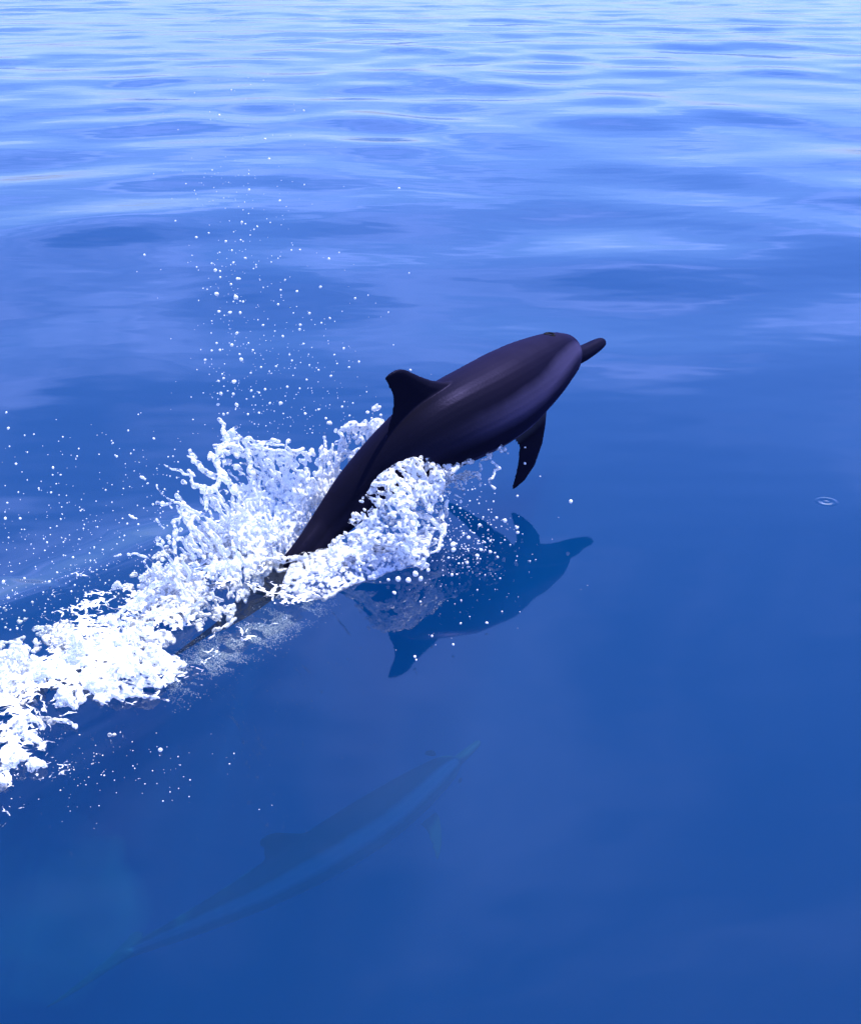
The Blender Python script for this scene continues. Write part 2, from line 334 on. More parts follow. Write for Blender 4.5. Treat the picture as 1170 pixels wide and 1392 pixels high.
def build_dolphin(name, spine_s, spine_p, roll, material, flippers=None, voxel=.0036, girth=1.0):
    ss = np.linspace(0, 2.03, 260); ss = np.unique(np.concatenate([ss, np.linspace(0, .25, 60)]))
    C = spline(spine_s, spine_p, ss)
    T = np.gradient(C, ss, axis=0); T = -T/np.linalg.norm(T, axis=1)[:, None]        # forward
    up0 = np.array([0, 0, 1.0]); R = np.cross(T, up0); R /= np.linalg.norm(R, axis=1)[:, None]; U = np.cross(R, T)
    cr, sr = math.cos(roll), math.sin(roll)
    R, U = R*cr+U*sr, U*cr-R*sr                                                   # R = right flank
    pr = np.stack([np.interp(ss, PROFILE[:, 0], PROFILE[:, k]) for k in (1, 2, 3)], -1)
    pr = spline(PROFILE[:, 0], PROFILE[:, 1:4], ss); pr = np.maximum(pr*girth, .003)
    K = 40; an = np.linspace(0, 2*math.pi, K, endpoint=False)
    V = []
    for i in range(len(ss)):
        ca, sa = np.cos(an), np.sin(an)
        e = .92
        h = np.where(ca > 0, pr[i, 0], pr[i, 1])*np.sign(ca)*np.abs(ca)**e
        wd = pr[i, 2]*np.sign(sa)*np.abs(sa)**e
        V.append(C[i]+h[:, None]*U[i]+wd[:, None]*R[i])
    V = np.concatenate(V); F = []
    for i in range(len(ss)-1):
        for k in range(K): F.append((i*K+k, i*K+(k+1) % K, (i+1)*K+(k+1) % K, (i+1)*K+k))
    bm = bmesh.new()
    def add(V, F, caps=()):
        vs = [bm.verts.new(v) for v in V]
        for f in list(F)+list(caps): bm.faces.new([vs[k] for k in f])
    add(V, F, [tuple(range(K))[::-1], tuple(range((len(ss)-1)*K, len(ss)*K))])
    def fr(s):
        i = np.array([np.interp(s, ss, C[:, k]) for k in range(3)]); r = np.array([np.interp(s, ss, R[:, k]) for k in range(3)])
        u = np.array([np.interp(s, ss, U[:, k]) for k in range(3)]); t_ = np.array([np.interp(s, ss, T[:, k]) for k in range(3)])
        return i, r, u, t_
    finpts = []
    # dorsal fin: rows (height above centre, leading s, trailing s, thickness)
    c0, r0, u0, t0 = fr(1.085)
    rowsf = []; th = []
    for up, ls, ts, tk in ((.09, .890, 1.300, .05), (.130, .935, 1.278, .040), (.146, .980, 1.262, .034), (.164, 1.022, 1.248, .030), (.188, 1.060, 1.238, .027), (.215, 1.092, 1.233, .024), (.240, 1.118, 1.233, .021), (.260, 1.138, 1.238, .019), (.275, 1.153, 1.243, .017), (.285, 1.170, 1.243, .015), (.291, 1.188, 1.234, .011)):
        up = up*(1.0 if girth == 1.0 else girth)
        rowsf.append((c0+u0*up-t0*(ls-1.10), c0+u0*up-t0*(ts-1.10), r0)); th.append(tk)
    finpts.append((slab(rowsf, th), .155, 'd'))
    add(*slab(rowsf, th))
    # flukes
    for sg in (-1, 1):
        c, r, u, t_ = fr(1.93); rf = []; th = []
        for q, ls, ts, tk in ((0, 1.83, 2.03, .035), (.05, 1.86, 2.04, .026), (.12, 1.91, 2.055, .018), (.19, 1.97, 2.075, .012), (.235, 2.03, 2.10, .008), (.255, 2.075, 2.11, .005)):
            rf.append((c+r*sg*q-t_*(ls-1.93), c+r*sg*q-t_*(ts-1.93), u)); th.append(tk)
        if sg > 0: rf = rf[::-1]; th = th[::-1]
        add(*slab(rf, th))
    # flippers: root and tip in body frame (s, right, up)
    for sg in (1, -1):
        fl = (flippers or {}).get(sg)
        if fl is None:
            rows_ = []
            for q, ls, ts, tk in ((0, .47, .62, .045), (.05, .475, .615, .032), (.12, .52, .635, .024), (.19, .575, .665, .018), (.245, .635, .695, .012), (.275, .685, .71, .007)):
                c, r, u, t_ = fr(.5)
                q, ls, ts = q*girth, .5+(ls-.5)*girth, .5+(ts-.5)*girth; o = c+(r*sg*(.095+q*.72)-u*(.075+q*.62))*(1 if girth == 1 else .9)
                rows_.append((o-t_*(ls-.5), o-t_*(ts-.5), (r*sg*.62+u*.72)))
            add(*slab(rows_, [.045, .032, .024, .018, .012, .007]))
        else:
            add(*slab(fl[0], fl[1]))
    bmesh.ops.recalc_face_normals(bm, faces=bm.faces)
    bmesh.ops.triangulate(bm, faces=bm.faces)
    me0 = bpy.data.meshes.new('tmp'); bm.to_mesh(me0); bm.free()
    o0 = link('tmp', me0)
    md = o0.modifiers.new('r', 'REMESH'); md.mode = 'VOXEL'; md.voxel_size = voxel; md.use_smooth_shade = True
    sm = o0.modifiers.new('s', 'SMOOTH'); sm.factor = .5; sm.iterations = 3
    dg = bpy.context.evaluated_depsgraph_get(); me = bpy.data.meshes.new_from_object(o0.evaluated_get(dg), depsgraph=dg)
    bpy.data.objects.remove(o0); bpy.data.meshes.remove(me0)
    me.name = name
    co = np.empty(len(me.vertices)*3, np.float32); me.vertices.foreach_get('co', co); co = co.reshape(-1, 3).astype(float)
    # attributes for the colour pattern
    along = np.empty(len(co)); around = np.empty(len(co)); fin = np.empty(len(co))
    for a in range(0, len(co), 4000):
        q = co[a:a+4000]
        d2 = ((q[:, None, :]-C[None, :, :])**2).sum(-1); i = d2.argmin(1)
        rel = q-C[i]; x = (rel*R[i]).sum(1); y = (rel*U[i]).sum(1)
        along[a:a+4000] = ss[i]
        hh = np.where(y > 0, pr[i, 0], pr[i, 1])
        around[a:a+4000] = np.arctan2(np.abs(x)/pr[i, 2], y/hh)/math.pi
        rad = np.sqrt((x/pr[i, 2])**2+(y/hh)**2)
        fin[a:a+4000] = np.clip((rad-1.10)/.22, 0, 1)
    for nme, arr in (('along', along), ('around', around), ('fin', fin)):
        at_ = me.attributes.new(nme, 'FLOAT', 'POINT'); at_.data.foreach_set('value', arr.astype(np.float32))
    o = link(name, me, material)
    me.polygons.foreach_set('use_smooth', np.ones(len(me.polygons), bool))
    return o, fr

def uv_ball(name, r, sc=(1, 1, 1), seg=16, ring=10):
    bm = bmesh.new(); bmesh.ops.create_uvsphere(bm, u_segments=seg, v_segments=ring, radius=r)
    for v in bm.verts: v.co = Vector((v.co.x*sc[0], v.co.y*sc[1], v.co.z*sc[2]))
    me = bpy.data.meshes.new(name); bm.to_mesh(me); bm.free()
    me.polygons.foreach_set('use_smooth', np.ones(len(me.polygons), bool)); return me
def add_face_parts(o, fr):
    ey = uv_ball('eye', .011, (1, .6, 1)); lid = None
    for sg in (1, -1):
        c, r, u, t_ = fr(.315)
        p = c+r*sg*.0885-u*.014
        e = link('eye', ey, M_EYE, o); e.location = p
        m = Matrix((t_, r*sg, u)).transposed(); e.rotation_euler = m.to_euler()
    c, r, u, t_ = fr(.36)
    bm = bmesh.new()                                   # crescent slit with a raised rim
    n = 14
    for j in range(n):
        a = math.pi*j/(n-1); 
    K = 18; ringv = []
    for rad, h in ((1.0, -.004), (.86, .0035), (.62, .0035), (.5, -.003)):
        ringv.append([bm.verts.new((rad*.026*math.cos(2*math.pi*q/K), rad*.016*math.sin(2*math.pi*q/K)-.004*math.cos(2*math.pi*q/K)**2, h)) for q in range(K)])
    for a_, b_ in zip(ringv[:-1], ringv[1:]):
        for q in range(K): bm.faces.new((a_[q], a_[(q+1) % K], b_[(q+1) % K], b_[q]))
    bm.faces.new(ringv[-1])
    me = bpy.data.meshes.new('blowhole'); bm.to_mesh(me); bm.free(); me.polygons.foreach_set('use_smooth', np.ones(len(me.polygons), bool))
    b = link('blowhole', me, M_HOLE, o); p = c+u*.1165
    b.location = p; m = Matrix((r, t_, u)).transposed(); b.rotation_euler = m.to_euler()

BODY_SCALE = 1.07
SP = [(820, 464, .43), (786, 482, .415), (765, 485, .425), (718, 515, .395), (658, 553, .365), (580, 597, .32), (497, 662, .19), (442, 720, .08), (397, 772, .005), (345, 815, -.09), (300, 850, -.22), (270, 872, -.32)]
P = np.array([at(*q) for q in SP]); S = np.concatenate([[0], np.cumsum(np.linalg.norm(np.diff(P, axis=0), axis=1))])
print('spine', np.round(P, 3).tolist(), np.round(S, 3).tolist())
S = S*BODY_SCALE; S[8:] = S[7]+(S[8:]-S[7])*(2.1-S[7])/(S[-1]-S[7])   # beak to tail stock, then the tail to the end of the curve
def flip_rows():
    rows_ = []
    spec = [((752, 540, .33), (678, 585, .28), .05), ((742, 557, .29), (694, 594, .24), .036), ((741, 578, .24), (704, 606, .19), .028), ((737, 602, .18), (702.5, 627, .14), .022), ((727, 632, .12), (698.5, 647, .095), .017), ((713, 653, .075), (695.5, 659, .065), .012), ((700, 664, .05), (695.5, 665, .05), .007)]
    ax = at(720, 600, .2)-at(720, 600, .2)
    out = []
    for a, b, th_ in spec:
        A, B = at(*a), at(*b)
        out.append((A, B))
    d = (out[-1][0]-out[0][0]); 
    for A, B in out:
        nrm = np.cross(B-A, d); nrm /= np.linalg.norm(nrm); rows_.append((A, B, nrm))
    return rows_, [q[2] for q in spec]
fr_rows = flip_rows()
dol, frame1 = build_dolphin('dolphin', S, P, math.radians(0), M_SKIN, {1: fr_rows})
tag(dol, 'dark wet dolphin leaping out of the sea in a burst of spray', 'dolphin')
add_face_parts(dol, frame1)

SP2 = [(u_, v_, z_-.12) for u_, v_, z_ in ((652, 1008, -1.12), (600, 1052, -1.10), (560, 1082, -1.10), (500, 1122, -1.10), (420, 1172, -1.12), (340, 1217, -1.16), (260, 1257, -1.26), (190, 1288, -1.4), (140, 1310, -1.52))]
P2 = np.array([at(*q) for q in SP2]); S2 = np.concatenate([[0], np.cumsum(np.linalg.norm(np.diff(P2, axis=0), axis=1))])
print('spine2 length', S2[-1]); S2 = S2*2.03/S2[-1]
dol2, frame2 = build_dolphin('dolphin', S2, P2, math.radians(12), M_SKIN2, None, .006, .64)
tag(dol2, 'pale blurred dolphin swimming below the surface', 'dolphin')
add_face_parts(dol2, frame2)

# ------------------------------------------------------------------ thrown water
def blob_mesh(name, pts, rad, voxel, adapt=0.0):
    """surface around many small overlapping drops"""
    me0 = bpy.data.meshes.new('pts'); me0.vertices.add(len(pts)); me0.vertices.foreach_set('co', np.asarray(pts, np.float32).ravel())
    a = me0.attributes.new('rad', 'FLOAT', 'POINT'); a.data.foreach_set('value', np.asarray(rad, np.float32))
    o = link('tmp', me0)
    g = bpy.data.node_groups.new('blob', 'GeometryNodeTree')
    g.interface.new_socket('Geometry', in_out='INPUT', socket_type='NodeSocketGeometry'); g.interface.new_socket('Geometry', in_out='OUTPUT', socket_type='NodeSocketGeometry')
    N, L = g.nodes, g.links
    i, ou = N.new('NodeGroupInput'), N.new('NodeGroupOutput')
    at_ = N.new('GeometryNodeInputNamedAttribute'); at_.data_type = 'FLOAT'; at_.inputs['Name'].default_value = 'rad'
    mp = N.new('GeometryNodeMeshToPoints'); pv = N.new('GeometryNodePointsToVolume'); vm = N.new('GeometryNodeVolumeToMesh')
    pv.resolution_mode = 'VOXEL_SIZE'; pv.inputs['Voxel Size'].default_value = voxel; vm.inputs['Threshold'].default_value = .1; vm.inputs['Adaptivity'].default_value = adapt
    L.new(i.outputs[0], mp.inputs['Mesh']); L.new(at_.outputs[0], mp.inputs['Radius']); L.new(mp.outputs[0], pv.inputs['Points']); L.new(at_.outputs[0], pv.inputs['Radius'])
    L.new(pv.outputs[0], vm.inputs['Volume']); L.new(vm.outputs[0], ou.inputs[0])
    md = o.modifiers.new('g', 'NODES'); md.node_group = g
    sm = o.modifiers.new('s', 'SMOOTH'); sm.factor = .5; sm.iterations = 2
    dg = bpy.context.evaluated_depsgraph_get(); me = bpy.data.meshes.new_from_object(o.evaluated_get(dg), depsgraph=dg)
    bpy.data.objects.remove(o); bpy.data.meshes.remove(me0); bpy.data.node_groups.remove(g)
    me.name = name; me.polygons.foreach_set('use_smooth', np.ones(len(me.polygons), bool)); me.materials.clear()
    print(name, len(pts), 'points ->', len(me.polygons), 'faces')
    return me
def ruled(inner, outer, n, bulge=None, upow=1.0):
    """n random points on the sheet between two edge curves given as (u, v, z) pixels; returns points, a along, b across"""
    I = np.array([at(*q) for q in inner]); O = np.array([at(*q) for q in outer])
    a = rng.random(n); b = rng.random(n)**upow
    pi = spline(np.linspace(0, 1, len(I)), I, a); po = spline(np.linspace(0, 1, len(O)), O, a)
    p = pi+(po-pi)*b[:, None]
    if bulge: p = p+np.outer(np.sin(math.pi*b), np.array(bulge))
    return p, a, b
def chain(pts, r0, r1, step=.004, jit=.0):
    """liquid ligament through points"""
    P = np.array(pts); S = np.concatenate([[0], np.cumsum(np.linalg.norm(np.diff(P, axis=0), axis=1))])
    n = max(3, int(S[-1]/step)); s = np.linspace(0, S[-1], n); Q = spline(S, P, s)
    r = r0+(r1-r0)*(s/S[-1]); r = r*(.55+.9*vnoise(np.stack([s*55, s*0+P[0, 0]*50, s*0], -1), 3))
    wv = np.stack([fbm(Q*np.array([31, 31, 31.])+q_, 71+q_, 2)-.5 for q_ in range(3)], -1)*.030*np.clip(np.minimum(s, S[-1]-s)/.03, 0, 1)[:, None]; Q = Q+wv
    if jit: Q = Q+rng.normal(0, jit, Q.shape)
    return Q, r
class Cloud:
    def __init__(self): self.p, self.r = [], []
    def add(self, p, r): self.p.append(np.asarray(p)); self.r.append(np.broadcast_to(r, len(p)).astype(float))
    def get(self): return np.concatenate(self.p), np.concatenate(self.r)

# --- A: the sheet thrown up on the far side of the body, from the fin back to the tail
A_in = [(538, 576, .34), (500, 618, .25), (460, 662, .16), (425, 706, .10), (395, 752, .03), (345, 805, .0), (290, 855, .0), (235, 900, .0)]
A_out = [(520, 572, .35), (480, 578, .35), (440, 592, .35), (395, 608, .36), (345, 604, .38), (300, 606, .37), (258, 640, .33), (236, 700, .27)]
cl = Cloud()
def lace(p, a, b, la, lb, seed, warp=.5):
    """edge distance of a cell pattern stretched along the throw direction b"""
    q = np.stack([a*la, b*lb, np.full(len(a), seed*3.7)], -1)
    q = q+warp*(np.stack([fbm(p*11, seed+1, 2), fbm(p*11, seed+2, 2), np.zeros(len(a))], -1)-.5)*2.2
    f1, f2 = worley(q, seed); return f2-f1
for layer, (la, lb, amp, push) in enumerate(((30, 5, .05, 0), (42, 7, .10, .03), (26, 6, .12, -.03))):
    p, a, b = ruled(A_in, A_out, 170000, (.00, .05, .05))
    big = fbm(p*6.5, 80+layer, 4); mid = fbm(p*20, 85+layer, 3)
    edge = lace(p, a, b, la, lb, 60+layer)
    solid = np.clip(1.05-1.15*b-.15*(a-.5)**2, 0, 1)
    thr = (-.13 if layer == 0 else -.25)+.16*np.clip(1-a/.34, 0, 1)-2.2*np.clip(a-.72+.25*(big-.5), 0, 1)+.32*solid+1.3*(big-.5)+1.1*(mid-.5)
    thr = np.where(b > .95, thr+.12, thr)*(1 if layer == 0 else .8)
    keep = (edge < np.clip(thr, .0, .6)) & (a > .05)
    off = (fbm(p*8, 40+layer, 3)-.5)*amp*2+push*(1-b)
    crumple = (fbm(p*38, 45+layer, 2)-.5)*.035
    p = (p+np.outer(off, [-.3, .8, .6])+np.outer(crumple, [.2, -.6, .75]))[keep]
    p = p+rng.normal(0, .0016, p.shape)
    cl.add(p, .0036+.0022*rng.random(len(p))**3)
def flings(cl, starts, n, dirf, h, ln, seed):
    """ballistic ropes of water that break into drops"""
    r_ = np.random.default_rng(seed)
    for _ in range(n):
        i = r_.integers(len(starts)-1); t_ = r_.random(); o = starts[i]*(1-t_)+starts[i+1]*t_
        d = np.array(dirf(r_)); d = d/np.linalg.norm(d); L_ = ln*r_.uniform(.4, 1.3); hh = h*r_.uniform(.2, 1.2)
        k = np.linspace(0, 1, 6)[:, None]
        P_ = o+d*L_*k+np.array([0, 0, 1.])*hh*(k*1.6-k*k*r_.uniform(.5, 1.2))+r_.normal(0, .008, (6, 3))*k
        r0 = r_.uniform(.0036, .0060); q, rr = chain(P_, r0, .0036, .003, .0006)
        gap = vnoise(np.stack([np.linspace(0, 9, len(q)), np.full(len(q), r0*1e4), np.zeros(len(q))], -1), seed)
        m = (np.linspace(0, 1, len(q)) < .55) | (gap > .5)
        cl.add(q[m], rr[m])
        if r_.random() < .6: cl.add(P_[-1:]+r_.normal(0, .006, (1, 3)), r_.uniform(.0045, .0085))
A_mid = [at(*q) for q in ((500, 600, .30), (450, 630, .26), (400, 660, .22), (350, 690, .20), (310, 720, .18), (270, 770, .12), (230, 830, .06))]
flings(cl, A_mid[2:], 45, lambda r: (-.9+r.normal(0, .5), .3+r.normal(0, .5), .3), .14, .17, 5)
flings(cl, [at(*q) for q in ((400, 760, .02), (330, 800, .02), (250, 850, .02), (150, 910, .02), (30, 970, .02))], 40, lambda r: (-.5+r.normal(0, .6), .2+r.normal(0, .6), .2), .10, .12, 6)
# spikes and fingers on its rim
for fing, r0, r1 in (
    ([(318, 606, .37), (308, 592, .39), (303, 580, .405), (298, 570, .415)], .010, .005), ([(308, 592, .39), (316, 585, .40), (322, 580, .41)], .007, .004), ([(330, 612, .36), (310, 606, .375), (296, 616, .375)], .008, .006),
    ([(300, 650, .32), (280, 640, .33), (268, 630, .335), (258, 612, .35)], .009, .006), ([(268, 630, .335), (262, 622, .345), (254, 620, .35)], .006, .004),
    ([(275, 668, .29), (262, 655, .30), (256, 640, .32)], .008, .005), ([(262, 720, .22), (252, 700, .24), (246, 684, .26), (240, 672, .275)], .009, .0065), ([(250, 698, .24), (238, 712, .24), (237, 735, .20)], .007, .006),
    ([(237, 735, .20), (237, 760, .16), (230, 785, .12)], .007, .006), ([(300, 650, .32), (275, 690, .26), (255, 715, .23)], .008, .006),
    ([(290, 605, .37), (330, 601, .38), (360, 600, .38), (385, 606, .37), (397, 615, .35)], .0065, .0065), ([(336, 606, .37), (338, 630, .33), (342, 645, .30)], .006, .010), ([(295, 612, .36), (300, 640, .33), (318, 668, .28)], .008, .010),
    ([(230, 785, .12), (200, 805, .10), (170, 830, .07), (140, 845, .05)], .009, .008), ([(345, 605, .37), (366, 598, .385), (380, 600, .38)], .006, .005)):
    q, r = chain([at(*k) for k in fing], r0, r1, .003, .001); cl.add(q, r)
me = blob_mesh('rear_splash', *cl.get(), .0032)
tag(link('splash', me, M_LACE), 'white lacy sheet of water thrown up behind the dorsal fin', 'splash', 'water thrown up by the leaping dolphin', 'stuff')

# --- B: the sheet on the near side, under the belly
B_in = [(u_, v_, at_y(u_, v_, y_)[2]) for u_, v_, y_ in ((684, 600, 4.08), (655, 602, 3.97), (620, 611, 3.86), (585, 617, 3.77), (545, 629, 3.69), (515, 648, 3.63), (488, 688, 3.59), (462, 726, 3.57), (440, 748, 3.57))]
B_out = [(676, 640, .13), (668, 668, .08), (632, 690, .07), (605, 705, .06), (600, 722, .05), (590, 745, .035), (582, 768, .025), (520, 780, .02), (450, 808, .004)]
cl = Cloud()
for layer, (la, lb, amp) in enumerate(((30, 6, .03), (40, 8, .055))):
    p, a, b = ruled(B_in, B_out, 120000, (.02, -.05, .015))
    big = fbm(p*8, 180+layer, 4); mid = fbm(p*24, 185+layer, 3)
    edge = lace(p, a, b, la, lb, 160+layer, .7)
    thr = .0+.24*np.clip(1-1.1*b, 0, 1)+1.2*(big-.5)+1.0*(mid-.5)+.12*np.exp(-((a-.55)/.2)**2)
    thr = thr-.19; thr = np.where(a < .36, thr-.02-.6*b, thr)*(1 if layer == 0 else .75)
    keep = edge < np.clip(thr, 0, .5)
    off = (fbm(p*9, 190+layer, 2)-.5)*amp*2; crumple = (fbm(p*40, 195+layer, 2)-.5)*.03
    p = (p+np.outer(off, [.4, -.7, .5])+np.outer(crumple, [.2, -.6, .75]))[keep]; p = p+rng.normal(0, .0014, p.shape)
    cl.add(p, .0034+.002*rng.random(len(p))**3)
flings(cl, [at(*q) for q in ((640, 640, .15), (590, 660, .13), (545, 690, .10), (500, 720, .06), (460, 750, .03))], 60, lambda r: (.5+r.normal(0, .5), -.5+r.normal(0, .4), -.1), .05, .10, 8)
for fing, r0, r1 in (
    ([(440, 815, .002), (470, 798, .012), (505, 783, .02), (545, 772, .026), (580, 768, .03)], .006, .008), ([(582, 768, .03), (572, 774, .02)], .007, .004),
    ([(440, 742, .03), (462, 752, .04), (500, 742, .06), (540, 730, .075), (575, 722, .085), (600, 718, .09)], .010, .006), ([(462, 752, .04), (452, 735, .06), (444, 722, .08)], .008, .006),
    ([(462, 752, .04), (510, 752, .05), (550, 742, .06), (590, 738, .065)], .007, .006), ([(600, 718, .09), (588, 708, .11), (560, 700, .13), (530, 712, .11)], .008, .007),
    ([(555, 748, .05), (548, 760, .04), (556, 768, .03)], .006, .005), ([(600, 700, .10), (602, 715, .085), (600, 735, .06), (598, 748, .045), (585, 752, .04)], .008, .006),
    ([(580, 640, .17), (585, 655, .14), (592, 676, .10)], .005, .006), ([(600, 655, .14), (596, 668, .12), (600, 680, .10)], .005, .005), ([(606, 648, .15), (612, 640, .17), (628, 630, .185), (650, 612, .205), (665, 600, .22)], .006, .007),
    ([(655, 608, .21), (662, 616, .19), (666, 622, .18)], .006, .005), ([(666, 622, .18), (654, 628, .16), (653, 640, .14)], .004, .004), ([(676, 612, .20), (682, 604, .21), (676, 598, .22), (664, 596, .225)], .005, .005),
    ([(668, 628, .16), (678, 634, .14), (672, 645, .12), (662, 655, .10), (672, 664, .08)], .0045, .005), ([(571, 620, .21), (575, 616, .22), (580, 613, .23)], .005, .007),
    ([(382, 806, .0), (398, 785, .02), (420, 765, .03), (436, 752, .04)], .005, .007), ([(376, 812, .0), (395, 800, .01), (425, 765, .03)], .004, .005), ([(345, 772, .03), (385, 762, .045), (420, 756, .05), (452, 752, .045)], .011, .010)):
    q, r = chain([at(k[0], k[1], k[2]+(.065 if k[0] > 565 and k[1] < 690 else 0)) for k in fing], r0, r1, .003, .0008); cl.add(q, r)
me = blob_mesh('near_splash', *cl.get(), .003)
tag(link('splash', me, M_LACE), 'broken lacy curtain of water hanging under the dolphin belly', 'splash', 'water thrown up by the leaping dolphin', 'stuff')

# clear film of lifted water between the ropes of the near sheet
def film(name, inner, outer, nu, nv, bulge, label):
    I = np.array([at(*q) for q in inner]); O = np.array([at(*q) for q in outer])
    a = np.linspace(0, 1, nu); b = np.linspace(0, 1, nv)
    pi = spline(np.linspace(0, 1, len(I)), I, a); po = spline(np.linspace(0, 1, len(O)), O, a)
    P = pi[:, None, :]+(po-pi)[:, None, :]*b[None, :, None]+np.sin(math.pi*b)[None, :, None]*np.array(bulge)
    P = P+((fbm(P*14, 7, 3)-.5)*.03)[..., None]*np.array([.3, -.6, .6])
    idx = np.arange(nu*nv).reshape(nu, nv)
    Fq = np.stack([idx[:-1, :-1], idx[1:, :-1], idx[1:, 1:], idx[:-1, 1:]], -1).reshape(-1, 4)
    me = mesh_np(name, P.reshape(-1, 3), Fq)
    o = link(name, me, M_FILM); md = o.modifiers.new('thickness', 'SOLIDIFY'); md.thickness = .004
    tag(o, label, 'splash', 'water thrown up by the leaping dolphin', 'stuff'); return o
film('water_film', [(400, 760, .03), (430, 748, .05), (470, 745, .05), (540, 735, .06), (590, 722, .08)], [(378, 815, -.005), (440, 815, -.005), (470, 800, .008), (530, 778, .02), (578, 768, .028)], 60, 24, (0, -.02, .02), 'clear film of lifted water in front of the tail')

# --- C: churned white water along the wake
cl = Cloud()
n = 600000
k_ = rng.integers(0, len(WAKE)-1, n); t_ = rng.random(n)[:, None]; p0 = WAKE[k_]*(1-t_)+WAKE[k_+1]*t_
dv = WAKE[k_+1]-WAKE[k_]; nv_ = np.stack([-dv[:, 1], dv[:, 0]], -1)/np.linalg.norm(dv, axis=1)[:, None]
p0 = p0+nv_*rng.uniform(-.28, .42, n)[:, None]
d, sd_, t = wake_dist(p0[:, 0], p0[:, 1])
z0 = sea_height(p0[:, 0], p0[:, 1])
P3 = np.stack([p0[:, 0], p0[:, 1], np.zeros(n)], -1)
big = fbm(P3*4.5, 300, 4); f1, f2 = worley(P3*np.array([21, 21, 1.0])+1.2*np.stack([fbm(P3*9, 311, 2), fbm(P3*9, 312, 2), np.zeros(n)], -1), 310); fine = fbm(P3*17, 320, 3)
sdist = d*sd_
mid_ = .05+.05*t; core = np.exp(-((sdist-mid_)/np.where(sdist > mid_, .18, .17-.08*t))**2)
den = 1.45*core*np.clip(1.08-t, 0.1, 1)+1.7*(big-.5)+1.3*(fine-.5)-.92
den = np.maximum(den, (.42*np.exp(-((sdist+.10)/.13)**2)*np.clip((.62-t)*5, 0, 1)+1.1*(big-.5)+.7*(fine-.5)-.30))
keep = (t < .97) & (((f2-f1) < np.clip(den, 0, .5)) & (den > .07) & (sdist > -.30+.20*t))
q = P3[keep]; dd = den[keep]
hz = z0[keep]+np.clip(dd, 0, 1)*.10*np.clip(fine[keep]*2.4-.55, 0, 1.4)*(.75+.25*rng.random(len(q)))+.002
cl.add(np.stack([q[:, 0], q[:, 1], hz], -1)+rng.normal(0, .002, (len(q), 3)), .0032+.0022*rng.random(len(q))**3)
# taller crests in the thick of it
for (u, v, z, ru, n2, hh) in ((290, 770, .02, .09, 2000, .14), (235, 815, .02, .09, 2200, .12), (345, 745, .02, .08, 1800, .10), (120, 890, .01, .11, 2200, .09), (30, 935, .01, .12, 2600, .09), (195, 865, .01, .07, 1200, .06)):
    n2 *= 14; c = at(u, v, z); g = rng.normal(0, ru, (n2, 3)); rad2 = np.exp(-(g[:, 0]**2+g[:, 1]**2)/(2*ru*ru))
    g[:, 2] = rng.random(n2)*hh*rad2*(.3+1.4*fbm((c+g)*np.array([9, 9, 0.]), 331, 3)); pp = c+g
    f1, f2 = worley(pp*24+1.6*fbm(pp*10, 333, 2)[:, None], 332)
    k = (fbm(pp*15, 330, 4)+.25*(rad2-.5) > .53) & ((f2-f1) < .22) & (fbm(pp*34, 334, 2) > .42); cl.add(pp[k], .0036+.0026*rng.random(k.sum())**2)
for fing, r0, r1 in (
    ([(0, 1075, .0), (12, 1050, .015), (18, 1020, .03), (14, 1000, .045)], .007, .008), ([(228, 952, .015), (190, 945, .03), (150, 935, .035), (120, 930, .03)], .005, .005),
    ([(105, 988, .02), (80, 980, .025), (50, 976, .02)], .006, .006), ([(320, 840, .005), (300, 855, .01), (285, 868, .006)], .005, .004)):
    q, r = chain([at(*k) for k in fing], r0, r1, .003, .0015); cl.add(q, r)
me = blob_mesh('wake_foam', *cl.get(), .0029)
tag(link('foam', me, M_FOAM), 'churned white foam of the wake trailing behind the dolphin', 'foam', kind='stuff')

# ------------------------------------------------------------------ bubbles under the surface
def ball_cloud(name, pts, rad, material, label, cat, group=None, sub=1):
    bm = bmesh.new()
    if sub: bmesh.ops.create_icosphere(bm, subdivisions=sub, radius=1.0)
    else:                                              # specks far below a pixel: octahedra
        q = [bm.verts.new(c) for c in ((1, 0, 0), (0, 1, 0), (-1, 0, 0), (0, -1, 0), (0, 0, 1), (0, 0, -1))]
        for k in range(4): bm.faces.new((q[k], q[(k+1) % 4], q[4])); bm.faces.new((q[(k+1) % 4], q[k], q[5]))
    bm.verts.index_update()
    bv = np.array([v.co[:] for v in bm.verts]); bf = np.array([[v.index for v in f.verts] for f in bm.faces]); bm.free()
    n = len(pts); sc = rng.uniform(.75, 1.3, (n, 1, 3))
    V = np.asarray(pts)[:, None, :]+bv[None]*np.asarray(rad)[:, None, None]*sc
    F = bf[None]+(np.arange(n)*len(bv))[:, None, None]
    return tag(link(name, mesh_np(name, V.reshape(-1, 3), F.reshape(-1, 3)), material), label, cat, group, 'stuff')
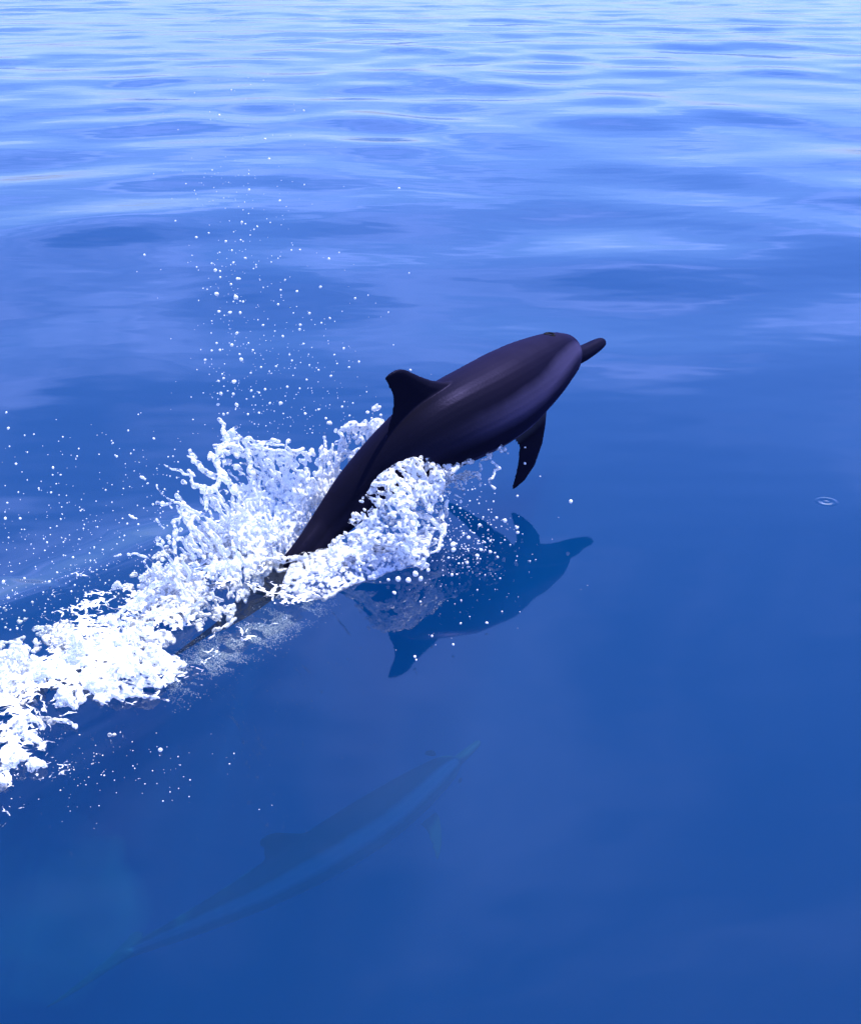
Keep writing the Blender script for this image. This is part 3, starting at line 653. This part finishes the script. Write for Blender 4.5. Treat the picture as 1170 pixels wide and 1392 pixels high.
# flat bubbly foam floating on the surface under the churned water
def foam_sheet_material():
    m, N, L = mat('floating_foam')
    geo = N.new('ShaderNodeNewGeometry')
    at1 = N.new('ShaderNodeAttribute'); at1.attribute_name = 'cover'
    wn = N.new('ShaderNodeTexNoise'); wn.inputs['Scale'].default_value = 14; wn.inputs['Detail'].default_value = 3; L.new(geo.outputs['Position'], wn.inputs['Vector'])
    wp = N.new('ShaderNodeVectorMath'); wp.operation = 'MULTIPLY_ADD'; L.new(wn.outputs['Color'], wp.inputs[0]); wp.inputs[1].default_value = (.07, .07, .0); L.new(geo.outputs['Position'], wp.inputs[2])
    tot = None
    for sc, wgt in ((24, .55), (52, .45)):
        v = N.new('ShaderNodeTexVoronoi'); v.feature = 'DISTANCE_TO_EDGE'; v.inputs['Scale'].default_value = sc; L.new(wp.outputs[0], v.inputs['Vector'])
        q = math_node(N, L, 'MULTIPLY', v.outputs[0], wgt); tot = q if tot is None else math_node(N, L, 'ADD', tot, q)
    f = math_node(N, L, 'SUBTRACT', math_node(N, L, 'MULTIPLY', at1.outputs['Fac'], .30), tot)
    rm = N.new('ShaderNodeMapRange'); rm.inputs[1].default_value = -.015; rm.inputs[2].default_value = .045; L.new(f, rm.inputs[0])
    p = N.new('ShaderNodeBsdfPrincipled'); p.inputs['Base Color'].default_value = (.93, .95, .98, 1); p.inputs['Roughness'].default_value = .5
    t = N.new('ShaderNodeBsdfTransparent'); mx = N.new('ShaderNodeMixShader'); L.new(rm.outputs[0], mx.inputs[0]); L.new(t.outputs[0], mx.inputs[1]); L.new(p.outputs[0], mx.inputs[2])
    b_ = N.new('ShaderNodeBump'); b_.inputs['Strength'].default_value = .8; b_.inputs['Distance'].default_value = .01; L.new(f, b_.inputs['Height']); L.new(b_.outputs[0], p.inputs['Normal'])
    o = N.new('ShaderNodeOutputMaterial'); L.new(mx.outputs[0], o.inputs[0]); return m
nu, nv = 420, 120
Sw = np.concatenate([[0], np.cumsum(np.linalg.norm(np.diff(WAKE, axis=0), axis=1))])
cw = spline(Sw, WAKE, np.linspace(0, Sw[-1]*.97, nu)); tw = np.gradient(cw, axis=0); tw /= np.linalg.norm(tw, axis=1)[:, None]; nw = np.stack([-tw[:, 1], tw[:, 0]], -1)
off_ = np.linspace(-.34, .46, nv); G = cw[:, None, :]+nw[:, None, :]*off_[None, :, None]
GX, GY = G[..., 0], G[..., 1]; G3 = np.stack([GX, GY, GX*0], -1)
bg_ = fbm(G3*4.5, 300, 4); fn_ = fbm(G3*13, 320, 3); tpar = np.linspace(0, .97, nu)[:, None]
md_ = .03+.05*tpar
cov = np.exp(-((off_[None, :]-md_)/np.where(off_[None, :] > md_, .20, .24-.13*tpar))**2)*np.clip(1.25-tpar, .2, 1)*1.15+1.8*(bg_-.5)+1.3*(fn_-.5)-.22
cov = np.clip(cov, 0, 1)*np.clip((.5-np.abs((off_[None, :]-.06)/.8))*12, 0, 1)
GZ = sea_height(GX, GY)+.006+.03*np.clip(cov, 0, 1)*np.clip(fbm(G3*22, 341, 3)-.35, 0, 1)
V = np.stack([GX, GY, GZ], -1).reshape(-1, 3); idx = np.arange(nu*nv).reshape(nu, nv)
Fq = np.stack([idx[:-1, :-1], idx[1:, :-1], idx[1:, 1:], idx[:-1, 1:]], -1).reshape(-1, 4)[:, ::-1]
Fq = Fq[cov.reshape(-1)[Fq].max(1) > .02]
me = mesh_np('floating_foam', V, Fq); a_ = me.attributes.new('cover', 'FLOAT', 'POINT'); a_.data.foreach_set('value', cov.reshape(-1).astype(np.float32))
tag(link('floating_foam', me, foam_sheet_material()), 'flat lacy foam floating on the water along the wake', 'foam', kind='stuff')

m, N, L = mat('aerated_water')
vs = N.new('ShaderNodeVolumeScatter'); vs.inputs['Color'].default_value = (.25, .80, 1, 1); vs.inputs['Density'].default_value = .36
o_ = N.new('ShaderNodeOutputMaterial'); L.new(vs.outputs[0], o_.inputs['Volume'])
bm = bmesh.new(); bmesh.ops.create_icosphere(bm, subdivisions=5, radius=1.0)
ca, cb = at(-70, 1330, -.62), at(165, 1140, -.5); cm = (ca+cb)/2; ax = cb-ca; hl = np.linalg.norm(ax)/2*1.1; ax = ax/np.linalg.norm(ax); sx = np.cross([0, 0, 1], ax); sx /= np.linalg.norm(sx); uz = np.cross(ax, sx)
co = np.array([v.co[:] for v in bm.verts]); rr = .55+.8*fbm(co*1.6+5, 401, 3)
for v, c, r in zip(bm.verts, co, rr): v.co = Vector(cm+(ax*c[0]*hl+sx*c[1]*.26+uz*c[2]*.24)*r)
bmesh.ops.recalc_face_normals(bm, faces=bm.faces)
me = bpy.data.meshes.new('bubble_cloud'); bm.to_mesh(me); bm.free()
tag(link('bubble_cloud', me, m), 'turquoise cloud of fine bubbles under the surface below the wake', 'bubbles', kind='stuff')
pts = []
for k in range(16000):
    a = rng.random(); w_ = 1-.45*a; u = 235+205*a+rng.normal(0, 10); v = 925-112*a+rng.normal(0, 17)*w_
    if fbm(np.array([u/26.+v/40., v/9.-u/30., 0]), 44, 3)+rng.normal(0, .05) < .50: continue
    pts.append(at(u, v, -.02-.08*rng.random()))
ball_cloud('bubble_streak', np.array(pts), .0006+.0007*rng.random(len(pts))**2, M_BUBBLE, 'pale streak of fine bubbles just under the surface along the wake', 'bubbles', sub=0)

# ------------------------------------------------------------------ droplets in the air
DROPS = []      # (u, v, diameter px, y distance, cluster)
def base_y(u):  # distance at which spray above this column was thrown up
    return float(np.interp(u, [-50, 150, 300, 450, 560, 700, 800], [3.05, 3.45, 3.75, 3.95, 4.0, 4.1, 4.3]))
T6 = [(300,765,12),(318,790,8),(380,795,10),(305,850,13),(375,862,13),(390,876,6),(353,917,11),(390,918,9),(357,815,8),(378,992,9),(305,1028,7),(360,1035,11),(317,1053,8),(287,1055,7),(388,1068,7),(394,1087,12),(330,1155,8),(312,1165,8),(368,1167,14),(320,1210,12),(365,1212,10),(430,1200,8),(310,1250,9),(377,1251,13),(330,1285,8),(480,1195,8),(560,1186,8),(536,1245,10),(625,1283,9),(758,1258,8),(850,1278,12),(898,1288,9),(673,1268,7),(640,920,9),(607,962,8),(544,1003,8),(683,955,7),(680,825,9),(805,866,8),(714,938,6),(764,1047,7),(619,1030,7),(527,888,7),(465,1115,7),(520,1112,7),(640,1108,6),(730,1070,6),(673,1125,6),(740,1102,5),(606,690,6),(575,692,6),(533,513,7),(422,474,7),(964,468,8),(620,187,6),(480,290,8),(495,362,8),(315,204,7),(358,113,5),(156,586,6),(44,709,7),(440,617,5),(409,597,5),(552,800,7),(447,745,5),(392,655,6),(360,693,5),(365,737,7),(287,740,6),(925,917,5),(852,855,5),(1000,775,5),(325,1140,6),(285,992,5),(420,1028,6),(515,985,5),(568,1070,6),(495,1130,5),(428,1136,6),(605,1192,6),(630,1160,7),(497,1245,7),(458,1280,7),(418,1285,7),(700,1300,8),(785,1290,7),(865,1300,8)]
for X, Y, D in T6: DROPS.append((180+X/2.66, 80+Y/2.66, D/2.66, None))
TL = [(35,235,9),(45,318,12),(675,330,9),(810,372,11),(415,425,8),(407,465,9),(280,525,12),(320,563,8),(297,610,7),(270,655,9),(205,633,8),(40,710,9),(30,792,11),(595,395,7),(607,460,7),(705,432,6),(522,455,6),(145,590,6),(682,775,10),(670,820,9),(728,823,9),(655,882,7),(497,943,8),(541,956,8),(472,975,8),(385,997,10),(237,960,7),(432,745,7),(300,833,7),(130,1107,13),(20,1125,14),(260,1125,13),(172,1233,14),(45,1210,13),(447,1150,8),(25,1265,14),(130,1277,10),(575,1118,8),(320,1285,10),(92,1370,10),(30,1365,12),(728,245,6),(1015,272,6),(650,635,5),(590,615,5),(910,465,8),(885,468,7),(937,495,7),(895,570,8),(930,578,8),(765,1010,9),(785,985,8),(857,970,8),(500,1185,8),(255,1218,8),(410,1215,8),(537,1210,7),(60,1072,8),(130,850,6),(115,850,6)]
for X, Y, D in TL: DROPS.append((X/3.867, 500+Y/3.867, D/3.867, None))
T5 = [(265,1075,36),(257,1140,33),(265,1180,28),(200,1130,35),(498,1110,30),(575,1270,34),(360,1170,38),(365,1218,35),(927,1022,28),(932,1065,25),(585,1140,20),(690,1140,20),(820,960,35),(212,955,35),(95,985,36),(503,532,26),(995,455,22),(997,313,16),(1013,35,12),(687,80,16),(690,1235,28),(610,1218,28),(595,1000,28),(745,935,24),(640,1150,16),(300,1000,22),(455,1075,24),(150,1095,22),(240,1010,20),(930,742,20),(845,365,16),(1130,570,12)]
for X, Y, D in T5: DROPS.append((560+X/6.5, 560+Y/6.5, D/6.5, 'near'))
for X, Y, D in ((905,572,34),(967,578,30),(1010,540,34),(1043,570,28),(882,657,20),(1088,517,20),(845,577,18)): DROPS.append((340+X/4.5, 660+Y/4.5, D/4.5, 'near'))
for X, Y, D in ((410,570,9),(490,602,8),(345,648,10),(617,520,9),(265,405,10),(580,265,13),(543,292,11),(485,338,12),(350,660,7),(518,522,7),(935,60,12)): DROPS.append((440+X/2.786, 660+Y/2.786, D/2.786, 'near'))
# further droplets that the traced ones stand among
while len(DROPS) < 258:
    k = rng.random()
    if k < .30: u, v = rng.normal(315, 25), rng.uniform(300, 590); near = None
    elif k < .62: u, v = rng.normal(420, 55), rng.uniform(330, 580); near = None
    elif k < .90: u = rng.uniform(-15, 235); v = rng.uniform(560, 860); near = None
    else: u, v = rng.normal(620, 28), rng.normal(735, 28); near = 'near'
    if v > 1.0*u*-.9+1010 and near is None: continue
    DROPS.append((u, v, rng.uniform(1.6, 3.2), near))
shapes = []
for k in range(6):
    bm = bmesh.new(); bmesh.ops.create_icosphere(bm, subdivisions=2, radius=1.0)
    ax = Vector(rng.normal(0, 1, 3)).normalized(); st = rng.uniform(.0, .45)
    for v in bm.verts:
        nn = v.co.normalized(); wv = 1+.10*math.sin(3*nn.x+k)*math.cos(2.4*nn.y+2*k)
        v.co = nn*wv+ax*(nn.dot(ax)*st)
    m_ = bpy.data.meshes.new('droplet'); bm.to_mesh(m_); bm.free(); m_.polygons.foreach_set('use_smooth', np.ones(len(m_.polygons), bool)); m_.materials.append(M_DROP); shapes.append(m_)
for j, (u, v, D, near) in enumerate(DROPS):
    if near: y = 3.55+max(0, (760-v))*.004; y = min(y, at(u, v, .02)[1])
    else: y = min(base_y(u)+rng.normal(0, .10), at(u, v, .03)[1])
    p = at_y(u, v, y); dist = math.sqrt(p[0]**2+p[1]**2+(p[2]-CAM_H)**2)
    r = .5*max(D, 1.7)*dist/F_PX*1.02
    o = bpy.data.objects.new('water_droplet', shapes[j % 6]); COL.objects.link(o); o.location = p; o.scale = (r*rng.uniform(.85, 1.1), r, r*rng.uniform(.9, 1.25))
    o.rotation_euler = tuple(rng.uniform(0, 6.28, 3))
    size = 'large' if D > 4.2 else ('medium' if D > 2.6 else 'tiny')
    if near and u > 690: lab, grp = f'{size} bright droplet falling beside the flipper and its reflection', f'{size} droplets by the flipper'
    elif near: lab, grp = f'{size} bright droplet falling over the dark reflection below the belly', f'{size} droplets over the reflection'
    elif u < 236 and v > 770: lab, grp = f'{size} white droplet skimming low over the dark water beside the foam', f'{size} droplets low beside the foam'
    elif u < 236: lab, grp = f'{size} white droplet flying over the open water far from the dolphin', f'{size} droplets over open water'
    elif v < 345: lab, grp = f'{size} droplet flung highest, well above the spray column', f'{size} highest droplets'
    elif u < 345: lab, grp = f'{size} round white droplet in the tall column of spray above the splash', f'{size} droplets in the spray column'
    else: lab, grp = f'{size} water droplet in the air between spray column and dorsal fin', f'{size} droplets by the dorsal fin'
    tag(o, lab, 'droplet', grp)

# fine mist: too many to count
pts, rad = [], []
def mist(n, fu, fv, y_of, dmin, dmax):
    for _ in range(n):
        u, v = fu(), fv()
        y = y_of(u, v); p = at_y(u, v, y)
        if p[2] < .004: p = at(u, v, .006)
        pts.append(p); rad.append(.5*(dmin+(dmax-dmin)*rng.random()**3)*math.hypot(p[1], CAM_H-p[2])/F_PX)
mist(240, lambda: rng.normal(322, 34), lambda: rng.uniform(230, 600), lambda u, v: base_y(u)+rng.normal(0, .15), .8, 2.2)
mist(260, lambda: rng.normal(410, 70), lambda: 590-abs(rng.normal(0, 110)), lambda u, v: base_y(u)+rng.normal(0, .15), .8, 2.2)
mist(60, lambda: rng.normal(340, 60), lambda: rng.uniform(100, 300), lambda u, v: base_y(u)+rng.normal(0, .15), .7, 1.6)
mist(560, lambda: rng.uniform(-10, 250), lambda: rng.triangular(540, 830, 880), lambda u, v: base_y(u)+rng.normal(0, .15), .9, 2.6)
mist(330, lambda: rng.normal(620, 35), lambda: rng.normal(725, 35), lambda u, v: 3.75+rng.normal(0, .08), 1.0, 3.2)
mist(90, lambda: rng.normal(640, 60), lambda: rng.normal(770, 45), lambda u, v: 3.6+rng.normal(0, .1), .8, 2.2)
mist(160, lambda: rng.normal(130, 90), lambda: rng.normal(1045, 28), lambda u, v: 9, .8, 2.4)
ball_cloud('spray_mist', np.array(pts), np.array(rad), M_DROP, 'fine mist of tiny droplets hanging around the splash', 'spray')
